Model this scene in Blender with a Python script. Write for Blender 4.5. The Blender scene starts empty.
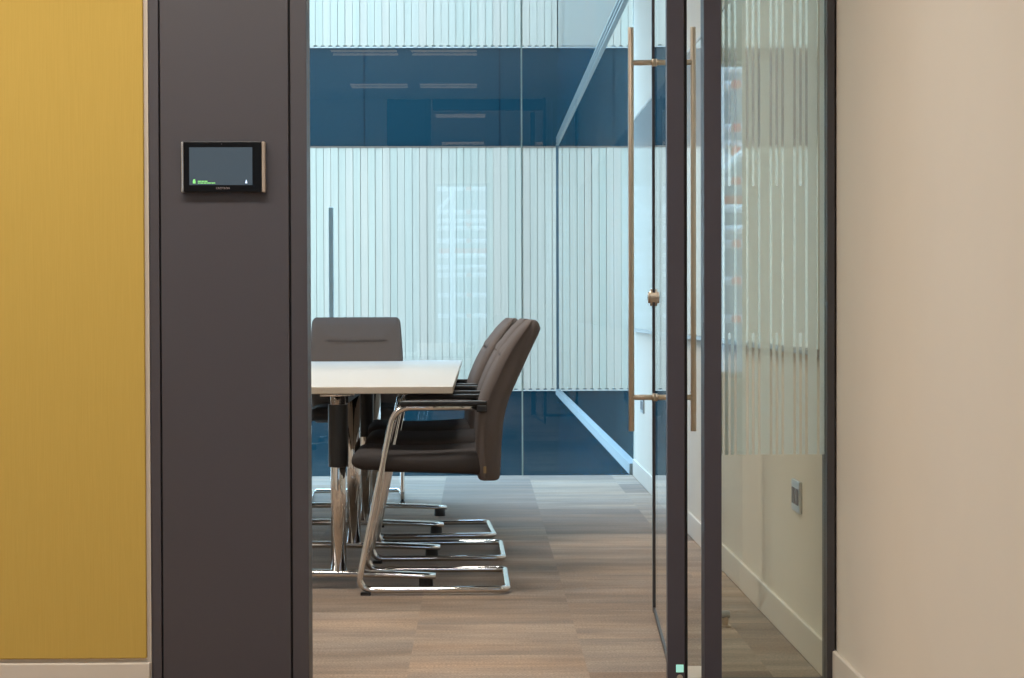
import bpy, bmesh, math, random
from mathutils import Vector, Matrix
random.seed(7)
S = bpy.context.scene
C = S.collection
PI = math.pi

# ------------------------------------------------------------------ helpers
def link(o):
    C.objects.link(o); return o

def obj(name, bm, mat=None, parent=None, smooth=False, bevel=0.0, segs=2, loc=None, mats=None):
    me = bpy.data.meshes.new(name)
    bm.normal_update(); bm.to_mesh(me); bm.free()
    o = link(bpy.data.objects.new(name, me))
    for m in (mats or [mat]):
        if m: me.materials.append(m)
    if smooth:
        for p in me.polygons: p.use_smooth = True
    if bevel > 0:
        b = o.modifiers.new('bevel', 'BEVEL'); b.width = bevel; b.segments = segs
        b.limit_method = 'ANGLE'; b.angle_limit = math.radians(40)
    if loc: o.location = loc
    if parent: o.parent = parent
    return o

def empty(name, loc=(0, 0, 0), rz=0.0):
    o = link(bpy.data.objects.new(name, None))
    o.location = loc; o.rotation_euler = (0, 0, rz); o.empty_display_size = 0.1
    return o

def tag(o, label=None, cat=None, group=None, kind=None):
    if label: o['label'] = label
    if cat: o['category'] = cat
    if group: o['group'] = group
    if kind: o['kind'] = kind
    return o

def box(bm, x0, x1, y0, y1, z0, z1, mi=0):
    m = Matrix.Translation(((x0+x1)/2, (y0+y1)/2, (z0+z1)/2)) @ Matrix.Diagonal((abs(x1-x0), abs(y1-y0), abs(z1-z0), 1))
    r = bmesh.ops.create_cube(bm, size=1.0, matrix=m)
    if mi:
        for v in r['verts']:
            for f in v.link_faces: f.material_index = mi
    return bm

def bx(*a):
    return box(bmesh.new(), *a)

def cyl(bm, p, q, r, seg=20, r2=None):
    p, q = Vector(p), Vector(q); d = q - p
    rot = d.to_track_quat('Z', 'Y').to_matrix().to_4x4()
    bmesh.ops.create_cone(bm, cap_ends=True, segments=seg, radius1=r, radius2=r if r2 is None else r2,
                          depth=d.length, matrix=Matrix.Translation((p+q)/2) @ rot)
    return bm

def fillet(pts, rads, n=8):
    out = [Vector(pts[0])]
    for i in range(1, len(pts)-1):
        p, a, b = Vector(pts[i]), Vector(pts[i-1]), Vector(pts[i+1])
        r = rads[i] if isinstance(rads, (list, tuple)) else rads
        u, v = (a-p).normalized(), (b-p).normalized()
        ang = u.angle(v)
        t = min(r/math.tan(ang/2), (a-p).length*0.49, (b-p).length*0.49)
        P0, P1 = p+u*t, p+v*t
        for k in range(n+1):
            s = k/n
            out.append(P0*(1-s)**2 + p*2*s*(1-s) + P1*s**2)
    out.append(Vector(pts[-1]))
    return out

def tube(bm, pts, r, seg=14, cap=True):
    pts = [Vector(p) for p in pts]
    q = [pts[0]]
    for p in pts[1:]:
        if (p-q[-1]).length > 1e-5: q.append(p)
    pts = q
    rings = []; nrm = None
    for i, p in enumerate(pts):
        t = (pts[min(i+1, len(pts)-1)] - pts[max(i-1, 0)]).normalized()
        if nrm is None:
            nrm = t.orthogonal().normalized()
        nrm = (nrm - t*nrm.dot(t)).normalized()
        b = t.cross(nrm)
        rings.append([bm.verts.new(p + (nrm*math.cos(2*PI*k/seg) + b*math.sin(2*PI*k/seg))*r) for k in range(seg)])
    for a, b in zip(rings, rings[1:]):
        for k in range(seg):
            bm.faces.new((a[k], a[(k+1) % seg], b[(k+1) % seg], b[k]))
    if cap:
        bm.faces.new(rings[0][::-1]); bm.faces.new(rings[-1])
    return bm

def loft(bm, rings):
    vr = [[bm.verts.new(p) for p in r] for r in rings]
    n = len(vr[0])
    for a, b in zip(vr, vr[1:]):
        for k in range(n):
            bm.faces.new((a[k], a[(k+1) % n], b[(k+1) % n], b[k]))
    bm.faces.new(vr[0][::-1]); bm.faces.new(vr[-1])
    bmesh.ops.recalc_face_normals(bm, faces=bm.faces[:])
    return bm

def pl(tab, t):
    """piecewise smooth lookup (monotone keys)"""
    if t <= tab[0][0]: return tab[0][1]
    for (a, va), (b, vb) in zip(tab, tab[1:]):
        if t <= b:
            s = (t-a)/(b-a)
            return va + (vb-va)*s
    return tab[-1][1]

# ------------------------------------------------------------------ materials
def new_mat(name):
    m = bpy.data.materials.new(name); m.use_nodes = True
    nt = m.node_tree
    return m, nt, nt.nodes['Principled BSDF'] if 'Principled BSDF' in nt.nodes else nt.nodes.new('ShaderNodeBsdfPrincipled')

def simple(name, col, rough=0.5, metal=0.0, spec=0.5, ior=None, noise=0.0, nscale=200.0, bump=0.0):
    m, nt, b = new_mat(name)
    b.inputs['Base Color'].default_value = (*col, 1)
    b.inputs['Roughness'].default_value = rough
    b.inputs['Metallic'].default_value = metal
    b.inputs['Specular IOR Level'].default_value = spec
    if ior: b.inputs['IOR'].default_value = ior
    if noise or bump:
        tc = nt.nodes.new('ShaderNodeTexCoord'); n = nt.nodes.new('ShaderNodeTexNoise')
        n.inputs['Scale'].default_value = nscale; n.inputs['Detail'].default_value = 4
        nt.links.new(tc.outputs['Object'], n.inputs['Vector'])
        if noise:
            mx = nt.nodes.new('ShaderNodeMix'); mx.data_type = 'RGBA'
            mx.inputs[6].default_value = (*[c*(1-noise) for c in col], 1)
            mx.inputs[7].default_value = (*[min(1, c*(1+noise)) for c in col], 1)
            nt.links.new(n.outputs['Fac'], mx.inputs[0]); nt.links.new(mx.outputs[2], b.inputs['Base Color'])
        if bump:
            bp = nt.nodes.new('ShaderNodeBump'); bp.inputs['Strength'].default_value = bump; bp.inputs['Distance'].default_value = 0.002
            nt.links.new(n.outputs['Fac'], bp.inputs['Height']); nt.links.new(bp.outputs['Normal'], b.inputs['Normal'])
    return m

def glow(name, col, strength):
    m, nt, b = new_mat(name)
    b.inputs['Base Color'].default_value = (*col, 1)
    b.inputs['Emission Color'].default_value = (*col, 1)
    b.inputs['Emission Strength'].default_value = strength
    return m

def math_node(nt, op, a, b=None, clamp=False):
    n = nt.nodes.new('ShaderNodeMath'); n.operation = op; n.use_clamp = clamp
    for i, v in enumerate((a, b)):
        if v is None: continue
        if isinstance(v, (int, float)): n.inputs[i].default_value = v
        else: nt.links.new(v, n.inputs[i])
    return n.outputs[0]

def thin_glass(name, tint, gloss_col=(1, 1, 1), f0=0.04, rough=0.0, under=None):
    """Clear sheet glass: mirror share follows Schlick on front faces, the rest passes straight through tinted."""
    m, nt, b = new_mat(name); nt.nodes.remove(b)
    out = nt.nodes['Material Output']
    g = nt.nodes.new('ShaderNodeNewGeometry')
    dp = nt.nodes.new('ShaderNodeVectorMath'); dp.operation = 'DOT_PRODUCT'
    nt.links.new(g.outputs['Incoming'], dp.inputs[0]); nt.links.new(g.outputs['Normal'], dp.inputs[1])
    c = math_node(nt, 'ABSOLUTE', dp.outputs['Value'])
    p5 = math_node(nt, 'POWER', math_node(nt, 'SUBTRACT', 1.0, c, True), 5.0)
    R = math_node(nt, 'ADD', math_node(nt, 'MULTIPLY', p5, 1-f0), f0)
    R2 = math_node(nt, 'DIVIDE', math_node(nt, 'MULTIPLY', R, 2.0), math_node(nt, 'ADD', R, 1.0))
    front = math_node(nt, 'SUBTRACT', 1.0, g.outputs['Backfacing'])
    fac = math_node(nt, 'MULTIPLY', R2, front)
    gl = nt.nodes.new('ShaderNodeBsdfGlossy'); gl.inputs['Roughness'].default_value = rough
    gl.inputs['Color'].default_value = (*gloss_col, 1)
    tr = nt.nodes.new('ShaderNodeBsdfTransparent')
    mxc = nt.nodes.new('ShaderNodeMix'); mxc.data_type = 'RGBA'
    mxc.inputs[6].default_value = (*tint, 1); mxc.inputs[7].default_value = (1, 1, 1, 1)
    nt.links.new(g.outputs['Backfacing'], mxc.inputs[0]); nt.links.new(mxc.outputs[2], tr.inputs['Color'])
    base = tr
    if under: 
        base = nt.nodes.new('ShaderNodeBsdfDiffuse'); base.inputs['Color'].default_value = (*under, 1)
    mx = nt.nodes.new('ShaderNodeMixShader')
    nt.links.new(fac, mx.inputs[0]); nt.links.new(base.outputs[0], mx.inputs[1]); nt.links.new(gl.outputs[0], mx.inputs[2])
    nt.links.new(mx.outputs[0], out.inputs['Surface'])
    return m

def carpet_mat():
    m, nt, b = new_mat('carpet_tiles')
    g = nt.nodes.new('ShaderNodeNewGeometry')
    sep = nt.nodes.new('ShaderNodeSeparateXYZ'); nt.links.new(g.outputs['Position'], sep.inputs[0])
    x = math_node(nt, 'DIVIDE', math_node(nt, 'SUBTRACT', sep.outputs[0], 0.30), 0.5)
    fx = math_node(nt, 'FLOOR', x)
    stag = math_node(nt, 'MULTIPLY', math_node(nt, 'FLOORED_MODULO', fx, 2.0), 0.5)
    y = math_node(nt, 'ADD', math_node(nt, 'DIVIDE', math_node(nt, 'SUBTRACT', sep.outputs[1], 5.32), 0.5), stag)
    fy = math_node(nt, 'FLOOR', y)
    cid = nt.nodes.new('ShaderNodeCombineXYZ'); nt.links.new(fx, cid.inputs[0]); nt.links.new(fy, cid.inputs[1])
    wn = nt.nodes.new('ShaderNodeTexWhiteNoise'); wn.noise_dimensions = '2D'; nt.links.new(cid.outputs[0], wn.inputs['Vector'])
    ramp = nt.nodes.new('ShaderNodeValToRGB'); r = ramp.color_ramp; r.interpolation = 'CONSTANT'
    cols = [(0.0, (0.175, 0.120, 0.084)), (0.12, (0.262, 0.188, 0.134)), (0.35, (0.300, 0.214, 0.150)),
            (0.55, (0.272, 0.202, 0.148)), (0.75, (0.308, 0.222, 0.158)), (0.92, (0.195, 0.137, 0.098))]
    r.elements[0].position, r.elements[0].color = cols[0][0], (*cols[0][1], 1)
    r.elements[1].position, r.elements[1].color = cols[1][0], (*cols[1][1], 1)
    for p, cc in cols[2:]:
        e = r.elements.new(p); e.color = (*cc, 1)
    nt.links.new(wn.outputs['Value'], ramp.inputs[0])
    # streaks along x, shifted per tile
    off = math_node(nt, 'MULTIPLY', wn.outputs['Value'], 37.0)
    def streak(sx, sy, det):
        cb = nt.nodes.new('ShaderNodeCombineXYZ')
        nt.links.new(math_node(nt, 'ADD', math_node(nt, 'MULTIPLY', sep.outputs[0], sx), off), cb.inputs[0])
        nt.links.new(math_node(nt, 'ADD', math_node(nt, 'MULTIPLY', sep.outputs[1], sy), off), cb.inputs[1])
        n = nt.nodes.new('ShaderNodeTexNoise'); n.noise_dimensions = '2D'
        n.inputs['Scale'].default_value = 1; n.inputs['Detail'].default_value = det
        nt.links.new(cb.outputs[0], n.inputs['Vector']); return n.outputs['Fac']
    s1, s2, s3 = streak(1.3, 8.0, 2), streak(6.0, 42.0, 3), streak(150, 150, 2)
    def mr(v, a, bb):
        n = nt.nodes.new('ShaderNodeMapRange'); n.inputs[1].default_value = 0.3; n.inputs[2].default_value = 0.7
        n.inputs[3].default_value = a; n.inputs[4].default_value = bb; nt.links.new(v, n.inputs[0]); return n.outputs[0]
    k = math_node(nt, 'MULTIPLY', math_node(nt, 'MULTIPLY', mr(s1, 0.78, 1.24), mr(s2, 0.88, 1.13)), mr(s3, 0.74, 1.26))
    vm = nt.nodes.new('ShaderNodeVectorMath'); vm.operation = 'SCALE'
    nt.links.new(ramp.outputs[0], vm.inputs[0]); nt.links.new(k, vm.inputs['Scale'])
    # warm / cool drift
    hs = nt.nodes.new('ShaderNodeMix'); hs.data_type = 'RGBA'; hs.blend_type = 'MULTIPLY'; hs.inputs[0].default_value = 1
    wc = nt.nodes.new('ShaderNodeMix'); wc.data_type = 'RGBA'
    wc.inputs[6].default_value = (1.07, 1.0, 0.91, 1); wc.inputs[7].default_value = (0.96, 1.0, 1.05, 1)
    nt.links.new(mr(streak(0.7, 6.0, 1), 0, 1), wc.inputs[0])
    nt.links.new(vm.outputs[0], hs.inputs[6]); nt.links.new(wc.outputs[2], hs.inputs[7])
    nt.links.new(hs.outputs[2], b.inputs['Base Color'])
    b.inputs['Roughness'].default_value = 0.8
    b.inputs['Specular IOR Level'].default_value = 0.3
    b.inputs['Sheen Weight'].default_value = 0.25; b.inputs['Sheen Roughness'].default_value = 0.5
    bp = nt.nodes.new('ShaderNodeBump'); bp.inputs['Strength'].default_value = 0.25; bp.inputs['Distance'].default_value = 0.003
    nt.links.new(s3, bp.inputs['Height']); nt.links.new(bp.outputs['Normal'], b.inputs['Normal'])
    return m

def batten_mat():
    """painted timber battens, each with its own pale tone"""
    m, nt, b = new_mat('painted_battens')
    g = nt.nodes.new('ShaderNodeNewGeometry'); sep = nt.nodes.new('ShaderNodeSeparateXYZ')
    nt.links.new(g.outputs['Position'], sep.inputs[0])
    fid = math_node(nt, 'FLOOR', math_node(nt, 'DIVIDE', sep.outputs[0], PITCH))
    wn = nt.nodes.new('ShaderNodeTexWhiteNoise'); wn.noise_dimensions = '1D'; nt.links.new(fid, wn.inputs['W'])
    ramp = nt.nodes.new('ShaderNodeValToRGB'); r = ramp.color_ramp
    r.elements[0].position = 0; r.elements[0].color = (0.46, 0.42, 0.338, 1)
    r.elements[1].position = 1; r.elements[1].color = (0.51, 0.41, 0.328, 1)
    e = r.elements.new(0.35); e.color = (0.485, 0.43, 0.35, 1)
    e = r.elements.new(0.7); e.color = (0.505, 0.43, 0.345, 1)
    nt.links.new(wn.outputs['Value'], ramp.inputs[0])
    n = nt.nodes.new('ShaderNodeTexNoise'); n.inputs['Scale'].default_value = 1
    mp = nt.nodes.new('ShaderNodeMapping'); mp.inputs['Scale'].default_value = (30, 1, 0.8)
    nt.links.new(g.outputs['Position'], mp.inputs[0]); nt.links.new(mp.outputs[0], n.inputs['Vector'])
    mx = nt.nodes.new('ShaderNodeMix'); mx.data_type = 'RGBA'; mx.blend_type = 'MULTIPLY'; mx.inputs[0].default_value = 1
    rr = nt.nodes.new('ShaderNodeMapRange'); rr.inputs[3].default_value = 0.86; rr.inputs[4].default_value = 1.08
    nt.links.new(n.outputs['Fac'], rr.inputs[0])
    nt.links.new(ramp.outputs[0], mx.inputs[6]); nt.links.new(rr.outputs[0], mx.inputs[7])
    nt.links.new(mx.outputs[2], b.inputs['Base Color'])
    b.inputs['Roughness'].default_value = 0.6
    return m

def panel_fabric():
    m, nt, b = new_mat('yellow_fabric')
    tc = nt.nodes.new('ShaderNodeTexCoord')
    mp = nt.nodes.new('ShaderNodeMapping'); mp.inputs['Scale'].default_value = (420, 30, 9)
    nt.links.new(tc.outputs['Object'], mp.inputs[0])
    n = nt.nodes.new('ShaderNodeTexNoise'); n.inputs['Scale'].default_value = 1; n.inputs['Detail'].default_value = 3
    nt.links.new(mp.outputs[0], n.inputs['Vector'])
    mx = nt.nodes.new('ShaderNodeMix'); mx.data_type = 'RGBA'
    mx.inputs[6].default_value = (0.53, 0.365, 0.085, 1); mx.inputs[7].default_value = (0.60, 0.415, 0.105, 1)
    nt.links.new(n.outputs['Fac'], mx.inputs[0]); nt.links.new(mx.outputs[2], b.inputs['Base Color'])
    b.inputs['Roughness'].default_value = 0.9; b.inputs['Specular IOR Level'].default_value = 0.15
    bp = nt.nodes.new('ShaderNodeBump'); bp.inputs['Strength'].default_value = 0.2; bp.inputs['Distance'].default_value = 0.001
    nt.links.new(n.outputs['Fac'], bp.inputs['Height']); nt.links.new(bp.outputs['Normal'], b.inputs['Normal'])
    return m

def film_mat():
    """frosted privacy film: most light is scattered through it, a little passes straight"""
    m, nt, b = new_mat('frosted_film'); nt.nodes.remove(b)
    tl = nt.nodes.new('ShaderNodeBsdfTranslucent'); tl.inputs['Color'].default_value = (0.92, 0.98, 0.99, 1)
    df = nt.nodes.new('ShaderNodeBsdfDiffuse'); df.inputs['Color'].default_value = (0.80, 0.86, 0.86, 1)
    tr = nt.nodes.new('ShaderNodeBsdfTransparent'); tr.inputs['Color'].default_value = (0.96, 0.98, 0.95, 1)
    a = nt.nodes.new('ShaderNodeMixShader'); a.inputs[0].default_value = 0.2
    nt.links.new(tl.outputs[0], a.inputs[1]); nt.links.new(df.outputs[0], a.inputs[2])
    c = nt.nodes.new('ShaderNodeMixShader'); c.inputs[0].default_value = 0.06
    nt.links.new(a.outputs[0], c.inputs[1]); nt.links.new(tr.outputs[0], c.inputs[2])
    nt.links.new(c.outputs[0], nt.nodes['Material Output'].inputs['Surface'])
    return m

PITCH = 0.0878
M = dict(
    carpet=carpet_mat(), battens=batten_mat(), yellow=panel_fabric(), film=film_mat(),
    wall=simple('beige_paint', (0.70, 0.645, 0.565), 0.7, spec=0.25, noise=0.02, nscale=6),
    ceil=simple('ceiling_white', (0.78, 0.77, 0.75), 0.8),
    skirt=simple('skirting_paint', (0.67, 0.61, 0.535), 0.45),
    edge=simple('pale_plaster', (0.72, 0.65, 0.57), 0.6),
    pier=simple('aubergine_laminate', (0.040, 0.034, 0.045), 0.5, spec=1.0, ior=1.55, noise=0.03, nscale=400),
    alu=simple('dark_powder_coat', (0.068, 0.062, 0.079), 0.5, spec=0.4),
    alu2=simple('dark_powder_coat_side', (0.060, 0.056, 0.060), 0.38, spec=0.4),
    black=simple('black_gasket', (0.012, 0.012, 0.013), 0.6),
    brass=simple('satin_bronze', (0.62, 0.53, 0.43), 0.38, metal=1.0),
    chrome=simple('chrome', (0.80, 0.79, 0.78), 0.07, metal=1.0),
    fabric=simple('taupe_fabric', (0.140, 0.119, 0.113), 0.95, spec=0.12, noise=0.18, nscale=500, bump=0.35),
    fabric2=simple('charcoal_fabric', (0.060, 0.054, 0.054), 0.95, spec=0.12, noise=0.2, nscale=500, bump=0.35),
    plastic=simple('black_plastic', (0.014, 0.014, 0.015), 0.4),
    tagm=simple('tan_tag', (0.26, 0.18, 0.09), 0.7),
    table=simple('white_laminate', (0.61, 0.55, 0.485), 0.35, spec=0.4),
    tedge=simple('table_edge', (0.60, 0.53, 0.44), 0.45),
    board=simple('white_glass', (0.77, 0.78, 0.75), 0.03, spec=0.5, ior=2.2),
    tray=simple('grey_aluminium', (0.38, 0.39, 0.39), 0.4, metal=0.6),
    blue=simple('blue_spandrel', (0.001, 0.025, 0.044), 0.07, spec=0.5),
    bluef=simple('blue_cladding', (0.001, 0.027, 0.042), 0.25, spec=0.08),
    rail3=simple('track_aluminium', (0.16, 0.18, 0.18), 0.35),
    groove=simple('track_groove', (0.03, 0.05, 0.06), 0.5),
    sill=simple('grey_sill', (0.20, 0.24, 0.26), 0.5, spec=0.3),
    brown=simple('dark_timber', (0.16, 0.11, 0.08), 0.7),
    slot=simple('dark_joint', (0.002, 0.012, 0.022), 0.9, spec=0.0),
    corner=simple('dark_corner', (0.02, 0.045, 0.06), 0.3),
    rail=simple('pale_rail', (0.58, 0.56, 0.53), 0.4),
    rail2=simple('grey_rail', (0.42, 0.48, 0.50), 0.35),
    backing=simple('batten_backing', (0.62, 0.54, 0.44), 0.7),
    gpane=thin_glass('clear_glass', (0.955, 0.99, 0.99)),
    gdoor=thin_glass('door_glass', (0.93, 0.97, 0.95), f0=0.06),
    gside=thin_glass('greenish_glass', (0.84, 0.88, 0.80), f0=0.065),
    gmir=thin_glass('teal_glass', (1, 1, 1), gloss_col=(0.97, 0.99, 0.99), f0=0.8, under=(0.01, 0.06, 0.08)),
    joint=simple('silicone_joint', (0.38, 0.48, 0.47), 0.4),
    hgrey=simple('blue_grey_metal', (0.33, 0.48, 0.56), 0.5, metal=0.0),
    silver=simple('silver_plate', (0.62, 0.63, 0.64), 0.3, metal=0.8),
    tan=simple('champagne_trim', (0.48, 0.40, 0.33), 0.4, metal=0.3),
    bezel=simple('black_glass', (0.005, 0.006, 0.008), 0.3, spec=0.25),
    screen=glow('screen_slate', (0.040, 0.064, 0.090), 0.45),
    green=glow('screen_green', (0.22, 0.62, 0.20), 0.75),
    ice=glow('screen_white', (0.6, 0.75, 1.0), 1.0),
    logo=simple('grey_print', (0.42, 0.36, 0.36), 0.5),
    seal=glow('green_indicator', (0.42, 0.90, 0.78), 0.45),
    lamp=glow('lamp_diffuser', (1.0, 0.78, 0.58), 0.9),
    lampc=glow('corridor_lamp_diffuser', (1.0, 0.78, 0.58), 0.9),
    housing=simple('lamp_housing', (0.7, 0.7, 0.7), 0.4),
    scaff=simple('scaffold_tube', (0.93, 0.94, 0.95), 0.4),
    red=simple('red_coupler', (0.75, 0.10, 0.06), 0.5),
    far=simple('grey_render', (0.20, 0.22, 0.24), 0.9),
    ground=simple('paving', (0.30, 0.31, 0.31), 0.9),
)

# ------------------------------------------------------------------ dimensions (metres; x right, y away, z up)
YF, YB, YA = 4.593, 10.62, 20.95        # front partition, back glazing, far side of the light well
XR = 0.943                              # right wall
H = 3.0                                 # ceiling
XL = -3.2

def st(name, bm, mat, parent=None, **k):
    o = obj(name, bm, mat, parent, **k)
    if not parent: o['kind'] = 'structure'
    return o

ROOM_W, CORR_W = 11.2, 16.0
# ---- shell
st('floor', bx(-3.6, 3.6, -3.3, YB+0.008, -0.25, 0.0), M['carpet'])
st('ceiling', bx(-3.6, 3.6, -3.3, YB+0.06, H, H+0.2), M['ceil'])
st('wall_right', bx(XR, XR+0.12, 2.98, YB-0.01, 0, H), M['wall'])
st('wall_left', bx(XL-0.12, XL, YF+0.1, YB-0.01, 0, H), M['wall'])
st('wall_corridor_left', bx(-3.6, -3.48, -3.2, YF, 0, H), M['wall'])
st('wall_corridor_right', bx(3.48, 3.6, -3.2, 2.98, 0, H), M['wall'])
st('wall_corridor_end', bx(XR+0.12, 3.6, 2.98, 3.10, 0, H), M['wall'])
st('wall_front', bx(-3.48, -0.8615, YF, YF+0.1, 0, H), M['edge'])
def skirt(x0, x1, y0, y1, top=0.10):
    return bx(x0, x1, y0, y1, 0.0, top)
st('baseboard_front', skirt(-3.48, -0.863, YF-0.02, YF, 0.083), M['skirt'], bevel=0.003)
st('baseboard_right', skirt(XR-0.012, XR, 2.98, YB-0.02, 0.100), M['skirt'], bevel=0.004)
st('baseboard_left', skirt(XL, XL+0.012, YF+0.1, YB-0.02), M['skirt'], bevel=0.003)

# ---- wall behind the viewer, with windows on the street
bm = bmesh.new()
wins = [(-0.617, 0.154), (0.80, 1.95)]
x = -3.6
for a, b in wins + [(3.6, 3.6)]:
    box(bm, x, a, -3.3, -3.2, 0, H); x = b
for a, b in wins:
    box(bm, a, b, -3.3, -3.2, 0, 0.52); box(bm, a, b, -3.3, -3.2, 2.78, H)
st('wall_back', bm, M['wall'])
for i, (a, b) in enumerate(wins):
    w = tag(empty('window_%d' % (i+4), ((a+b)/2, -3.25, 0.52)), kind='structure')
    bm = bmesh.new(); hw = (b-a)/2
    for sx in (-1, 1): box(bm, sx*hw, sx*(hw-0.04), -0.04, 0.04, 0, 2.26)
    box(bm, -hw+0.04, hw-0.04, -0.04, 0.04, 0, 0.04); box(bm, -hw+0.04, hw-0.04, -0.04, 0.04, 2.22, 2.26)
    obj('window_frame', bm, M['alu'], w)
    obj('pane', bx(-hw+0.04, hw-0.04, -0.006, 0.006, 0.04, 2.22), M['gpane'], w)
# scaffold across the street
sc = tag(empty('scaffold', (0, -5.0, -4.2)), 'white tube scaffold with red couplers outside the windows', 'scaffold')
for z in (5.13, 5.44, 5.74, 5.86, 6.03, 6.25, 6.44, 6.55, 6.68, 7.03, 7.17):
    obj('ledger', cyl(bmesh.new(), (-4, 0, z), (4, 0, z), 0.035, 10), M['scaff'], sc)
for x in (-2.6, -1.5, -0.4, 0.95, 1.95, 3.0):
    obj('standard', cyl(bmesh.new(), (x, 0.075, 0), (x, 0.075, 8.5), 0.04, 10), M['scaff'], sc)
for x0 in (-1.5, 1.5):
    obj('brace', cyl(bmesh.new(), (x0, 0.15, 5.9), (x0+1.1, 0.15, 6.9), 0.03, 10), M['scaff'], sc)
for x in (-0.15, 1.5, 2.09):
    for z in (5.13, 5.44, 5.74, 6.25, 6.49, 6.68, 7.03): obj('coupler', bx(x-0.035, x+0.035, -0.05, 0.1, z-0.03, z+0.03), M['red'], sc, bevel=0.01)
for x0 in (-0.6, 1.7): obj('toe_board', bx(x0, x0+0.8, -0.3, -0.26, 6.03, 6.15), M['red'], sc)
st('wall_street', bx(-7, 7, -7.2, -7.0, -4.2, 6), M['far'])

# ---- front left: pier with recessed panel, yellow fabric panel
pier = tag(empty('pillar_front', (-0.652, YF, 0)), 'dark aubergine clad pier between yellow panel and doorway', 'pillar', kind='structure')
X0 = -0.652
obj('side_jamb', bx(-0.8602-X0, -0.8345-X0, 0, 0.10, 0, H), M['pier'], pier, bevel=0.0015)
obj('cover_panel', bx(-0.830-X0, -0.4965-X0, 0.000, 0.08, 0, H), M['pier'], pier, bevel=0.0015)
obj('seam', bx(-0.8345-X0, -0.830-X0, 0.012, 0.09, 0, H), M['black'], pier)
obj('seam', bx(-0.4965-X0, -0.491-X0, 0.012, 0.09, 0, H), M['black'], pier)
obj('door_jamb', bx(-0.491-X0, -0.449-X0, 0, 0.10, 0, H), M['pier'], pier, bevel=0.0015)
st('trim_1', bx(-0.43, 0.60, YF+0.01, YF+0.09, 2.9, H), M['alu'])
yp = obj('fabric_wall_panel', bx(-1.25, 1.25, -0.012, 0.0, 0.0, 2.86), M['yellow'], loc=(-2.122, YF-0.001, 0.094), bevel=0.003)
tag(yp, 'mustard yellow fabric panel on the wall left of the dark pier', 'wall panel')

# ---- wall touch screen
TX, TZ, TY = -0.6640, 1.312, YF
t = tag(empty('touch_screen', (TX, TY, TZ)), 'small black wall mounted touch screen on dark pier', 'touch screen')
w = 0.109
bm = bmesh.new(); box(bm, -w+0.006, w-0.009, -0.020, -0.001, 0.0, 0.131)
obj('bezel', bm, M['bezel'], t, bevel=0.0015)
def wing(x0, x1, mat):
    obj('side_grip', bx(x0, x1, -0.022, -0.001, -0.001, 0.131), mat, t, bevel=0.003, segs=3)
wing(-w, -w+0.006, M['silver']); wing(w-0.009, w, M['tan'])
SX0, SX1, SZ0, SZ1 = -0.0878, 0.0758, 0.018, 0.116
scn = obj('display', bx(SX0, SX1, -0.0206, -0.019, SZ0, SZ1), M['screen'], t)
bm = bmesh.new(); box(bm, SX0+0.009, SX0+0.016, -0.0212, -0.0205, SZ0+0.004, SZ0+0.011)
cyl(bm, (SX0+0.0125, -0.0212, SZ0+0.0125), (SX0+0.0125, -0.0205, SZ0+0.0125), 0.003, 12)
obj('status_icon', bm, M['green'], scn)
bm = bmesh.new()
for x0, x1 in ((0.022, 0.030), (0.031, 0.038), (0.039, 0.047)): box(bm, SX0+x0, SX0+x1, -0.0212, -0.0205, SZ0+0.0085, SZ0+0.0110)
for x0, x1 in ((0.022, 0.027), (0.028, 0.036), (0.037, 0.045), (0.046, 0.056), (0.057, 0.067)): box(bm, SX0+x0, SX0+x1, -0.0212, -0.0205, SZ0+0.0040, SZ0+0.0065)
obj('status_text', bm, M['green'], scn)
bm = bmesh.new(); bmesh.ops.create_cone(bm, cap_ends=True, segments=4, radius1=0.0028, radius2=0.0008, depth=0.009,
    matrix=Matrix.Translation((SX1-0.016, -0.0209, SZ0+0.009)) @ Matrix.Diagonal((1, 0.12, 1, 1)))
obj('corner_icon', bm, M['ice'], scn)
bm = bmesh.new(); cyl(bm, (-0.004, -0.0208, 0.1245), (-0.004, -0.0195, 0.1245), 0.0016, 12)
obj('sensor', bm, M['alu'], t)
cu = bpy.data.curves.new('maker_text', 'FONT'); cu.body = 'CRESTRON'; cu.size = 0.0068; cu.align_x = 'CENTER'; cu.align_y = 'CENTER'; cu.extrude = 0.0002
cu.space_character = 1.05
tmp = bpy.data.objects.new('lettering', cu)
tme = bpy.data.meshes.new_from_object(tmp); bpy.data.objects.remove(tmp); bpy.data.curves.remove(cu)
tme.materials.clear(); tme.materials.append(M['logo'])
tx = link(bpy.data.objects.new('maker_text', tme))
tx.location = (-0.001, -0.0205, 0.0095); tx.rotation_euler = (PI/2, 0, 0); tx.parent = t

# ---- sidelight (glass panel on the right of the doorway)
sl = tag(empty('window_2', (0.761, YF, 0)), 'framed sidelight with striped frosted glass beside right wall', 'glass panel', kind='structure')
X0 = 0.761
obj('stile', bx(0.5925-X0, 0.638-X0, 0, 0.07, 0, H), M['alu'], sl, bevel=0.0015)
bm = bmesh.new(); box(bm, 0.917-X0, 0.9375-X0, 0, 0.07, 0, H)
obj('stile', bm, M['alu2'], sl, bevel=0.0015)
obj('bottom_rail', bx(0.638-X0, 0.917-X0, 0.015, 0.055, 0.0, 0.02), M['alu'], sl)
obj('pane', bx(0.638-X0, 0.917-X0, 0.022, 0.032, 0.02, H), M['gside'], sl)
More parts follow.
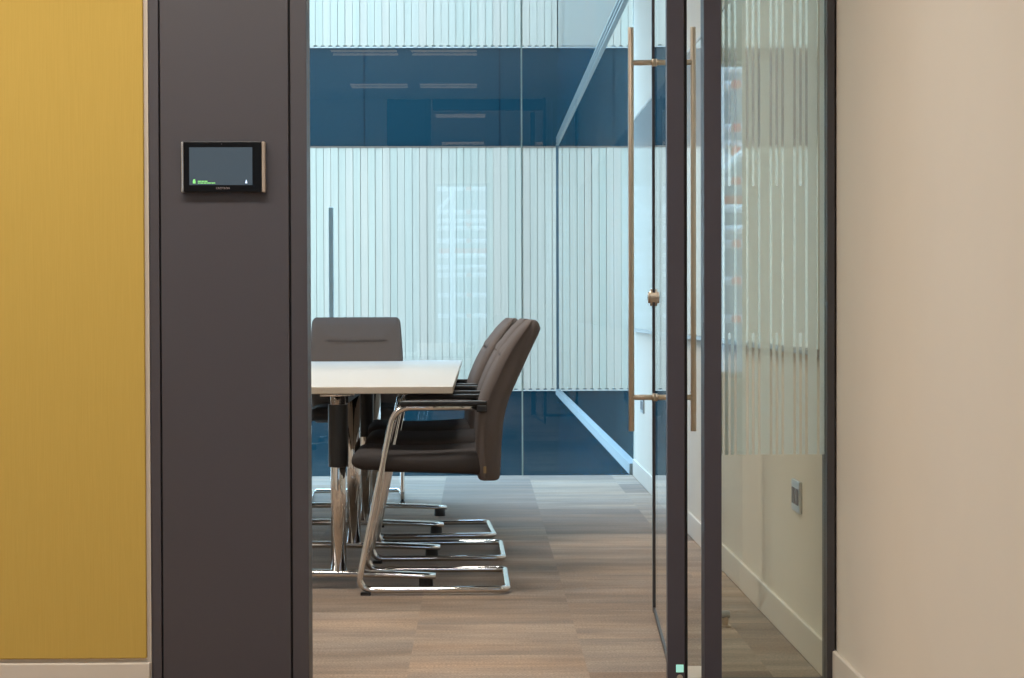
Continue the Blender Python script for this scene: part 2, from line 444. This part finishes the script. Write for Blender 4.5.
# film in strips with clear slots between them; groups of three slots
slots = []
px = 726.0
for gidx in range(5):
    for k in range(3):
        slots.append((726 + 24*gidx + 6*k, k == 1))
bm = bmesh.new()
FY = 0.0345
def film_rect(a, b, z0, z1):
    vs = [bm.verts.new(p) for p in ((a, FY, z0), (b, FY, z0), (b, FY, z1), (a, FY, z1))]
    bm.faces.new(vs)
ZB = 0.617
xa = 0.639-X0
for pxs, short in slots:
    xc = (pxs-479)/381 - X0
    if xc > 0.908-X0: break
    film_rect(xa, xc-0.0034, ZB, H)
    if short: film_rect(xc-0.0034, xc+0.0034, 0.94, 1.33)
    xa = xc+0.0034
film_rect(xa, 0.9165-X0, ZB, H)
obj('frosted_film', bm, M['film'], sl)

# ---- pivot door, standing open into the room
LY0, LX0 = 4.60, 0.519                    # hinge end of the glass line
LY1, LX1 = 5.80, 0.5835                   # leading edge
L = math.hypot(LX1-LX0, LY1-LY0)
rz = -math.atan2(LX1-LX0, LY1-LY0)        # local +y runs along the leaf
door = tag(empty('door_1', (LX0, LY0, 0), rz), 'glass door standing open into the meeting room', 'door', kind='structure')
hs = obj('hinge_stile', bx(-0.0240, 0.0215, -0.012, 0.050, 0.012, 2.88), M['alu'], door, bevel=0.0015)
obj('edge_seal', bx(0.0215, 0.0295, 0.002, 0.050, 0.012, 2.88), M['black'], door)
obj('pane', bx(-0.005, 0.005, 0.050, L-0.045, 0.022, 2.87), M['gdoor'], door)
obj('leading_edge', bx(-0.0095, 0.0065, L-0.045, L, 0.002, 2.88), M['alu2'], door)
obj('bottom_rail', bx(-0.0085, 0.0065, 0.050, L-0.045, 0.003, 0.020), M['alu2'], door)
obj('top_rail', bx(-0.006, 0.006, 0.050, L-0.045, 2.866, 2.88), M['alu'], door)
seal = obj('green_seal', bx(-0.002, 0.0175, -0.0135, -0.012, 0.047, 0.067), M['seal'], door)
seal['label'] = 'small glowing pale green square on the hinge stile'
bm = bmesh.new(); cyl(bm, (0.008, -0.014, 0.033), (0.008, -0.012, 0.033), 0.008, 16)
obj('pivot_screw', bm, M['tan'], door)
HY = L - 0.115
for name_side, sgn, off in (('in', -1, 0.0815), ('out', 1, 0.120)):
    bm = bmesh.new(); xx = sgn*off
    cyl(bm, (xx, HY, 0.607), (xx, HY, 1.919), 0.0093, 20)
    h = obj('pull_handle', bm, M['brass'], door, smooth=False, bevel=0.001)
    for p in h.data.polygons: p.use_smooth = len(p.vertices) == 4
    for z in (0.7175, 1.805):
        bm = bmesh.new(); cyl(bm, (sgn*0.005, HY, z), (xx, HY, z), 0.0088, 16)
        cyl(bm, (sgn*0.005, HY, z), (sgn*0.013, HY, z), 0.0125, 18)
        s = obj('standoff', bm, M['brass'], h)
        for p in s.data.polygons: p.use_smooth = len(p.vertices) == 4
lk = bmesh.new(); KY = L-0.022; KZ = 1.043
cyl(lk, (-0.0165, KY, KZ), (0.0165, KY, KZ), 0.028, 24)
lo = obj('lock', lk, M['brass'], door, bevel=0.001)
for sgn in (-1, 1):
    bm = bmesh.new()
    cyl(bm, (sgn*0.0165, KY, KZ), (sgn*0.0235, KY, KZ), 0.0185, 24)
    obj('thumb_turn', bm, M['brass'], lo, bevel=0.0012)
    bm = bmesh.new(); cyl(bm, (sgn*0.0235, KY, KZ), (sgn*0.0242, KY, KZ), 0.011, 20); box(bm, sgn*0.012, sgn*0.0246, KY-0.017, KY+0.017, KZ-0.0015, KZ+0.0015)
    obj('key_slot', bm, M['black'], lo)

# floor pivot cover and door stop
bm = bmesh.new(); box(bm, -0.04, 0.04, -0.10, 0.06, 0.0, 0.006)
o = tag(obj('floor_pivot_cover', bm, M['edge'], loc=(0.600, 4.81, 0.0), bevel=0.002), 'pale metal floor pivot plate at the foot of the door', 'pivot plate')
ds = tag(empty('door_stop', (0.775, 5.50, 0)), 'short floor door stop with rubber bumper behind the glass', 'door stop')
bm = bmesh.new(); cyl(bm, (0, 0, 0), (0, 0, 0.006), 0.017, 20); cyl(bm, (0, 0, 0.006), (0, 0, 0.045), 0.010, 18)
obj('post', bm, M['brass'], ds, bevel=0.001)
bm = bmesh.new(); cyl(bm, (-0.028, 0, 0.040), (0.014, 0, 0.040), 0.0125, 20)
obj('bumper', bm, M['tray'], ds, bevel=0.002)

# ---- right wall fittings
wb = tag(empty('whiteboard', (XR, 7.6, 0.88)), 'long glass whiteboard on the right hand wall', 'whiteboard')
obj('writing_surface', bx(-0.020, -0.004, -2.85, 2.88, 0.012, 1.25), M['board'], wb, bevel=0.002)
obj('bottom_channel', bx(-0.026, 0.0, -2.85, 2.88, -0.006, 0.012), M['tray'], wb, bevel=0.002)
obj('top_channel', bx(-0.024, 0.0, -2.85, 2.88, 1.25, 1.262), M['rail'], wb, bevel=0.002)
def socket(y, z, ly, lz, mat, label, inset):
    s = tag(empty('wall_socket', (XR, y, z)), label, 'socket')
    obj('faceplate', bx(-0.009, 0, -ly/2, ly/2, -lz/2, lz/2), mat, s, bevel=0.003)
    for k in inset: obj('outlet', bx(-0.0105, -0.008, k-0.022, k+0.022, -0.024, 0.024), M['alu'], s)
socket(5.155, 0.45, 0.13, 0.095, M['silver'], 'silver wall socket seen through the striped sidelight', (-0.03, 0.03))
socket(10.05, 0.455, 0.17, 0.086, M['tray'], 'grey wall socket beside the back glazing', (-0.04, 0.04))

# ---- back glazing
bw = tag(empty('window_1', (-1.1, YB, 0)), 'frameless floor to ceiling glass wall at the back of the room', 'glass wall', kind='structure')
X0 = -1.1
xj = 0.262
obj('pane', bx(XL-X0, xj-0.0045-X0, -0.006, 0.006, 0.0, H), M['gpane'], bw)
obj('pane', bx(xj+0.0045-X0, XR-X0, -0.006, 0.006, 0.0, H), M['gpane'], bw)
obj('silicone_joint', bx(xj-0.0045-X0, xj+0.0045-X0, -0.006, 0.006, 0.0, H), M['joint'], bw)
gh = tag(empty('pull_handle', (-0.890, YB-0.007, 0.957)), 'slim grey vertical pull handle on the back glass wall', 'handle')
obj('grip', bx(-0.014, 0.014, -0.045, -0.028, 0, 0.67), M['hgrey'], gh, bevel=0.004)
for z in (0.08, 0.59): obj('standoff', cyl(bmesh.new(), (0, -0.028, z), (0, 0.0, z), 0.009, 14), M['hgrey'], gh)

# ---- light well beyond the glass
st('ground', bx(-8, 8, YB+0.07, 30, -4.4, -4.2), M['ground'])
st('ground_street', bx(-8, 8, -9, -3.32, -4.4, -4.2), M['ground'])
def screen(z0, z1, name, label):
    s = tag(empty(name, (0, YA, z0)), label, 'slatted screen')
    bm = bmesh.new(); n0, n1 = int(-5.0/PITCH), int(XR/PITCH)+1
    for k in range(n0, n1):
        xc = (k+0.5)*PITCH; wd = PITCH*(0.925+0.045*random.random())
        dp = 0.030 + 0.012*random.random()
        box(bm, xc-wd/2, min(xc+wd/2, XR-0.003), -0.02-dp, -0.02, 0.021, z1-z0)
        box(bm, xc-PITCH*0.25, min(xc+PITCH*0.25, XR-0.003), -0.02-dp, -0.02, 0.0, 0.023)
    obj('slats', bm, M['battens'], s)
    obj('backing_board', bx(-5.0, XR, -0.02, -0.006, 0.024, z1-z0), M['backing'], s)
    obj('bottom_rail', bx(-5.0, XR, -0.045, -0.03, -0.006, 0.008), M['rail'], s)
    obj('top_rail', bx(-5.0, XR, -0.065, -0.006, z1-z0, z1-z0+0.02), M['brown'], s)
screen(0.05, 2.945, 'slatted_screen', 'pale vertical slat screen across light well, below blue band')
screen(4.142, 7.2, 'slatted_screen', 'pale vertical slat screen across light well, above blue band')
bm = bmesh.new(); box(bm, -5.0, XR+0.14, YA-0.006, YA+0.3, -4.2, 7.2)
st('wall_far', bm, M['bluef'])
# panel joints of the blue bands
bm = bmesh.new()
for x in (-3.3, -1.36, 0.256): 
    for z0, z1 in ((2.97, 4.13), (-1.4, 0.04)): box(bm, x-0.006, x+0.006, YA-0.0075, YA-0.0062, z0, z1)
st('trim_2', bm, M['slot'])
# glazed side of the light well
Y0, Y1 = YB+0.012, YA-0.07
st('wall_atrium_side', bx(XR+0.004, XR+0.14, Y0, YA-0.006, -4.2, 7.2), M['blue'])
w3 = tag(empty('window_3', (XR, (Y0+Y1)/2, 0)), kind='structure')
hl = (Y1-Y0)/2
obj('pane', bx(-0.004, 0.004, -hl, hl, 0.07, 2.965), M['gmir'], w3)
obj('sill', bx(-0.03, 0.004, -hl, hl, 0.0, 0.07), M['sill'], w3, bevel=0.004)
for z in (2.965, 3.005, 3.045):
    obj('head_rail', bx(-0.02, 0.004, -hl, hl, z, z+0.016), M['rail3'], w3)
for z in (2.981, 3.021):
    obj('head_groove', bx(-0.006, 0.003, -hl, hl, z, z+0.024), M['groove'], w3)
obj('corner_post', bx(-0.02, 0.003, hl-0.02, hl, 0.07, 2.965), M['corner'], w3)

# ------------------------------------------------------------------ conference table
TXC, TXH = -0.70, 0.606
TY0, TY1 = 6.27, 9.64
tb = tag(empty('conference_table', (TXC, (TY0+TY1)/2, 0)), 'long white topped conference table on chrome column legs', 'table')
hl = (TY1-TY0)/2
top = obj('tabletop', bx(-TXH, TXH, -hl, hl, 0.705, 0.730), None, tb, bevel=0.002, mats=[M['table'], M['tedge']])
for p in top.data.polygons:
    if abs(p.normal.z) < 0.5: p.material_index = 1
bm = bmesh.new()
for sx in (-0.2, 0.2): box(bm, sx-0.02, sx+0.02, -hl+0.15, hl-0.15, 0.665, 0.705)
obj('under_frame', bm, M['plastic'], tb)
def table_leg(y, sleeve):
    leg = empty('leg', (0, y, 0)); leg.parent = tb
    bm = bmesh.new()
    for sx in (-0.19, 0.19):
        cyl(bm, (sx, 0, 0.05), (sx, 0, 0.70), 0.028, 28)
        box(bm, sx-0.06, sx+0.06, -0.05, 0.05, 0.695, 0.705)
    col = obj('column', bm, M['chrome'], leg)
    for p in col.data.polygons: p.use_smooth = len(p.vertices) == 4 and abs(p.normal.z) < 0.5
    rings = []
    for k in range(25):
        x = -0.54 + 1.08*k/24
        zc = 0.055 - 0.014*(abs(x)/0.54)**2
        hh, hw = 0.013 - 0.003*(abs(x)/0.54), 0.030
        rings.append([(x, hw*math.copysign(abs(math.cos(a))**0.5, math.cos(a)), zc + hh*math.copysign(abs(math.sin(a))**0.6, math.sin(a))) for a in [2*PI*i/20 for i in range(20)]])
    obj('foot_bar', loft(bmesh.new(), rings), M['chrome'], leg, smooth=True)
    for sx in (-0.505, 0.505):
        bm = bmesh.new(); cyl(bm, (sx, 0, 0.0), (sx, 0, 0.034), 0.027, 20, 0.025)
        obj('glide', bm, M['plastic'], leg)
    if sleeve:
        for sx in (-0.19, 0.19):
            obj('sleeve', cyl(bmesh.new(), (sx, 0, sleeve), (sx, 0, 0.665), 0.036, 24), M['plastic'], leg)
    return leg
for y, s in ((6.33, 0.44), (7.10, 0), (7.86, 0.44), (8.55, 0)):
    table_leg(y-(TY0+TY1)/2, s)

# ------------------------------------------------------------------ cantilever chairs (facing local -x)
def make_chair():
    root = empty('cantilever_chair')
    # upholstered back: front/rear profile over height
    front = [(0.400, .158), (0.438, .150), (0.50, .146), (0.566, .146), (0.657, .152), (0.702, .166), (0.775, .197), (0.839, .233), (0.894, .271), (0.945, .316), (0.962, .340)]
    rear = [(0.390, .238), (0.511, .244), (0.602, .251), (0.675, .269), (0.748, .302), (0.83, .339), (0.894, .370), (0.931, .388), (0.950, .388), (0.962, .370)]
    rings = []
    zs = [0.392, 0.394, 0.398, 0.405] + [0.42+0.02*i for i in range(20)] + [0.806+0.0045*i for i in range(9)] + [0.85+0.012*i for i in range(7)] + [0.932, 0.940, 0.947, 0.953, 0.958, 0.961]
    zs = sorted(set(zs)); z_lo, z_hi = zs[0], 0.9635
    NS = 112
    for z in zs:
        xf, xr = pl(front, z), pl(rear, z)
        # smooth look-ups
        xf = (pl(front, z-0.02)+2*xf+pl(front, z+0.02))/4; xr = (pl(rear, z-0.02)+2*xr+pl(rear, z+0.02))/4
        w = pl([(0.39, .222), (0.45, .236), (0.60, .252), (0.75, .255), (0.90, .246), (0.965, .241)], z)
        e = min(z-z_lo, z_hi-z)
        sh = 1.0
        if z_hi-z < 0.035: sh = math.sqrt(max(0.0, 1-((0.035-(z_hi-z))/0.035)**2))
        if z-z_lo < 0.012: sh = min(sh, 0.75+0.25*math.sqrt(max(0.0, 1-((0.012-(z-z_lo))/0.012)**2)))
        xc, d = (xf+xr)/2, (xr-xf)/2*(0.30+0.70*sh)
        w2 = w - 0.030*(1-sh)
        ring = []
        for k in range(NS):
            a = 2*PI*k/NS
            ca, sa = math.cos(a), math.sin(a)
            px = xc + d*math.copysign(abs(ca)**0.55, ca)
            u = (px-xc)/d
            q = min(1.0, max(0.0, (u+0.30)/0.16)); q = q*q*(3-2*q)          # padded front, slightly inset rear shell
            py = w2*(1-0.038*q*sh)*math.copysign(abs(sa)**0.34, sa)
            if ca < 0:                               # front: shallow hollow + stitched pleat
                hollow = 0.010*(1-(py/w2)**2)*min(1, max(0, (z-0.45)/0.1))*sh
                px += hollow
                zc = 0.824 + 0.014*(py/w2)**2
                mask = max(0.0, 1-max(0.0, abs(py)-0.15)/0.03) if abs(py) < 0.18 else 0.0
                px += (0.013*math.exp(-((z-zc)/0.0065)**2) - 0.006*math.exp(-((z-zc-0.025)/0.018)**2))*mask
            # tapering of the wrap toward the sides at the rear
            ring.append((px, py, z+0.007))
        rings.append(ring)
    bk = obj('backrest', loft(bmesh.new(), rings), M['fabric'], root, smooth=True)
    bm = bmesh.new(); box(bm, 0.178, 0.188, -0.2400, -0.2290, 0.428, 0.452)
    obj('fabric_tag', bm, M['tagm'], bk)
    # seat cushion
    rings = []
    x0, x1 = -0.288, 0.195
    N = 34
    for i in range(N+1):
        s = i/N; x = x0 + (x1-x0)*(s**1.5 if s < 0.5 else s**1.5)
        dx = x-x0
        zt = 0.502 - 0.012*math.sin(PI*min(1, dx/0.46)); zb = 0.428 - 0.022*(dx/0.46)**1.5
        if dx < 0.05:
            q = math.sqrt(max(0.0, 1-((0.05-dx)/0.05)**2))
            zm = 0.462; zt = zm+(zt-zm)*(0.25+0.75*q); zb = zm+(zb-zm)*(0.25+0.75*q)
        w = 0.238 - 0.02*max(0, 1-dx/0.06)**2 - 0.014*min(1, max(0, (dx-0.38)/0.06))
        zc, hh = (zt+zb)/2, (zt-zb)/2
        rings.append([(x, w*math.copysign(abs(math.cos(a))**0.28, math.cos(a)), zc+0.008+hh*math.copysign(abs(math.sin(a))**0.6, math.sin(a))) for a in [2*PI*k/48 for k in range(48)]])
    obj('seat', loft(bmesh.new(), rings), M['fabric2'], root, smooth=True)
    # chrome tube frame, one continuous loop
    W = 0.24; zr = 0.0185; zt = 0.662
    A = lambda s: [(0.185, s*W, zt), (-0.135, s*W, zt), (-0.268, s*W, zr), (0.262, s*W, zr)]
    pts = A(-1) + A(1)[::-1]
    pts = fillet(pts, [0, 0.075, 0.05, 0.035, 0.035, 0.05, 0.075, 0], 8)
    fr = obj('frame', tube(bmesh.new(), pts, 0.0115, 16), M['chrome'], root, smooth=True)
    bm = bmesh.new(); tube(bm, [(-0.182, -W, 0.44), (-0.182, W, 0.44)], 0.010, 12); 
    tube(bm, [(0.10, -0.2, 0.432), (-0.182, -0.19, 0.44)], 0.009, 12); tube(bm, [(0.10, 0.2, 0.432), (-0.182, 0.2, 0.44)], 0.009, 12)
    obj('seat_support', bm, M['plastic'], root, smooth=True)
    for s in (-1, 1):
        bm = bmesh.new(); box(bm, -0.115, 0.192, s*W-0.017, s*W+0.017, 0.667, 0.685)
        obj('arm_pad', bm, M['plastic'], root, bevel=0.005, segs=3)
        bm = bmesh.new(); box(bm, 0.155, 0.192, s*W-0.020, s*W+0.016, 0.645, 0.669); box(bm, 0.155, 0.192, min(s*W, s*0.22), max(s*W, s*0.22), 0.649, 0.675)
        obj('arm_bracket', bm, M['plastic'], root, bevel=0.003)
        for x in (-0.238,):
            bm = bmesh.new(); box(bm, x-0.018, x+0.018, s*W-0.013, s*W+0.013, 0.0, 0.012)
            obj('glide', bm, M['plastic'], root, bevel=0.002)
    return root

def copy_tree(o, parent=None):
    c = o.copy(); C.objects.link(c)
    if parent: c.parent = parent
    for ch in o.children: copy_tree(ch, c)
    return c
proto = make_chair()
G = 'taupe cantilever chairs around the conference table'
spots = [(-0.165, 6.40, math.radians(0.3), 'taupe cantilever chair nearest the doorway, first on right side of table'),
         (-0.170, 7.18, math.radians(0.6), 'taupe cantilever chair in the middle of the right side row at table'),
         (-0.210, 7.875, math.radians(3), 'taupe cantilever chair last in the right side row, nearest back glass'),
         (-0.655, 9.32, PI/2+math.radians(3.5), 'taupe cantilever chair at the far end of table, facing the doorway')]
for i, (x, y, r, lab) in enumerate(spots):
    c = proto if i == 0 else copy_tree(proto)
    c.location = (x, y, 0); c.rotation_euler = (0, 0, r)
    tag(c, lab, 'chair', G)

# ------------------------------------------------------------------ ceiling lights
def ceiling_light(x0, x1, y, mat, label, watts, spread):
    t = tag(empty('ceiling_light', ((x0+x1)/2, y, H)), label, 'ceiling light', 'linear ceiling lights')
    w = (x1-x0)/2
    obj('housing', bx(-w-0.01, w+0.01, -0.13, 0.13, -0.012, 0.0), M['housing'], t)
    for sy in (-0.09, 0.09):
        obj('diffuser', bx(-w, w, sy-0.03, sy+0.03, -0.020, -0.012), mat, t)
    ld = bpy.data.lights.new('louvre_light', 'AREA'); ld.shape = 'RECTANGLE'; ld.size = 2*w; ld.size_y = 0.22
    ld.energy = watts; ld.color = (1.0, 0.925, 0.83); ld.spread = math.radians(spread)
    lo = link(bpy.data.objects.new('louvre_light', ld)); lo.location = (0, 0, -0.022); lo.parent = t
lab = {7.75: 'twin strip ceiling light in the row near the back glass', 5.77: 'twin strip ceiling light in the row near the doorway', 3.4: 'twin strip ceiling light in the corridor near the doorway'}
for y in (7.75, 5.77):
    for x0 in (-2.34, -1.12, -0.51):
        ceiling_light(x0, x0+0.5, y, M['lamp'], lab[y], ROOM_W, 135)
for x0 in (-2.8, -2.0, -1.2, -0.43):
    ceiling_light(x0, x0+0.5, 0.5, M['lampc'], 'unseen twin strip ceiling light added as fill for the right wall', CORR_W*0.55, 150)  # row added out of view as even fill for the right wall
    ceiling_light(x0, x0+0.5, 3.4, M['lampc'], lab[3.4], CORR_W, 150)

# ------------------------------------------------------------------ daylight, camera, view
wd = bpy.data.worlds.new('sky'); S.world = wd; wd.use_nodes = True
bg = wd.node_tree.nodes['Background']
bg.inputs['Color'].default_value = (0.50, 0.75, 0.96, 1); bg.inputs['Strength'].default_value = 5.3

sd = bpy.data.lights.new('zenith_daylight', 'SUN'); sd.energy = 7.5; sd.angle = math.radians(40); sd.color = (0.30, 0.62, 1.0)
so = link(bpy.data.objects.new('zenith_daylight', sd)); so.location = (-1, 14, 9)
so.rotation_euler = Vector((0.10, -0.42, -0.9)).to_track_quat('-Z', 'Y').to_euler()

cam = bpy.data.cameras.new('camera'); co = link(bpy.data.objects.new('camera', cam))
F = 1750.0
cam.sensor_fit = 'HORIZONTAL'; cam.sensor_width = 36.0; cam.lens = 36.0*F/1024; cam.clip_start = 0.05; cam.clip_end = 200
# the +y direction must appear at pixel (479, 311)
a, b = (479-512)/F, (339-311)/F
yaw, pitch, roll = -math.atan(a), math.atan(b), 0.003
fwd = Vector((math.sin(yaw)*math.cos(pitch), math.cos(yaw)*math.cos(pitch), -math.sin(pitch)))
right = Vector((math.cos(yaw), -math.sin(yaw), 0)); up = right.cross(fwd)
r2 = (right - up*roll).normalized(); u2 = (up + right*roll).normalized()
m = Matrix((r2, u2, -fwd)).transposed().to_4x4(); m.translation = (0, 0, 1.0)
co.matrix_world = m
S.camera = co

S.view_settings.view_transform = 'Standard'; S.view_settings.look = 'None'
S.view_settings.gamma = 1.0; S.view_settings.exposure = 0.0
S.view_settings.use_curve_mapping = False
S.cycles.use_denoising = True
S.cycles.max_bounces = 10; S.cycles.transparent_max_bounces = 16
S.cycles.diffuse_bounces = 5; S.cycles.glossy_bounces = 6; S.cycles.transmission_bounces = 6
S.cycles.sample_clamp_indirect = 8.0; S.cycles.caustics_reflective = False; S.cycles.caustics_refractive = False
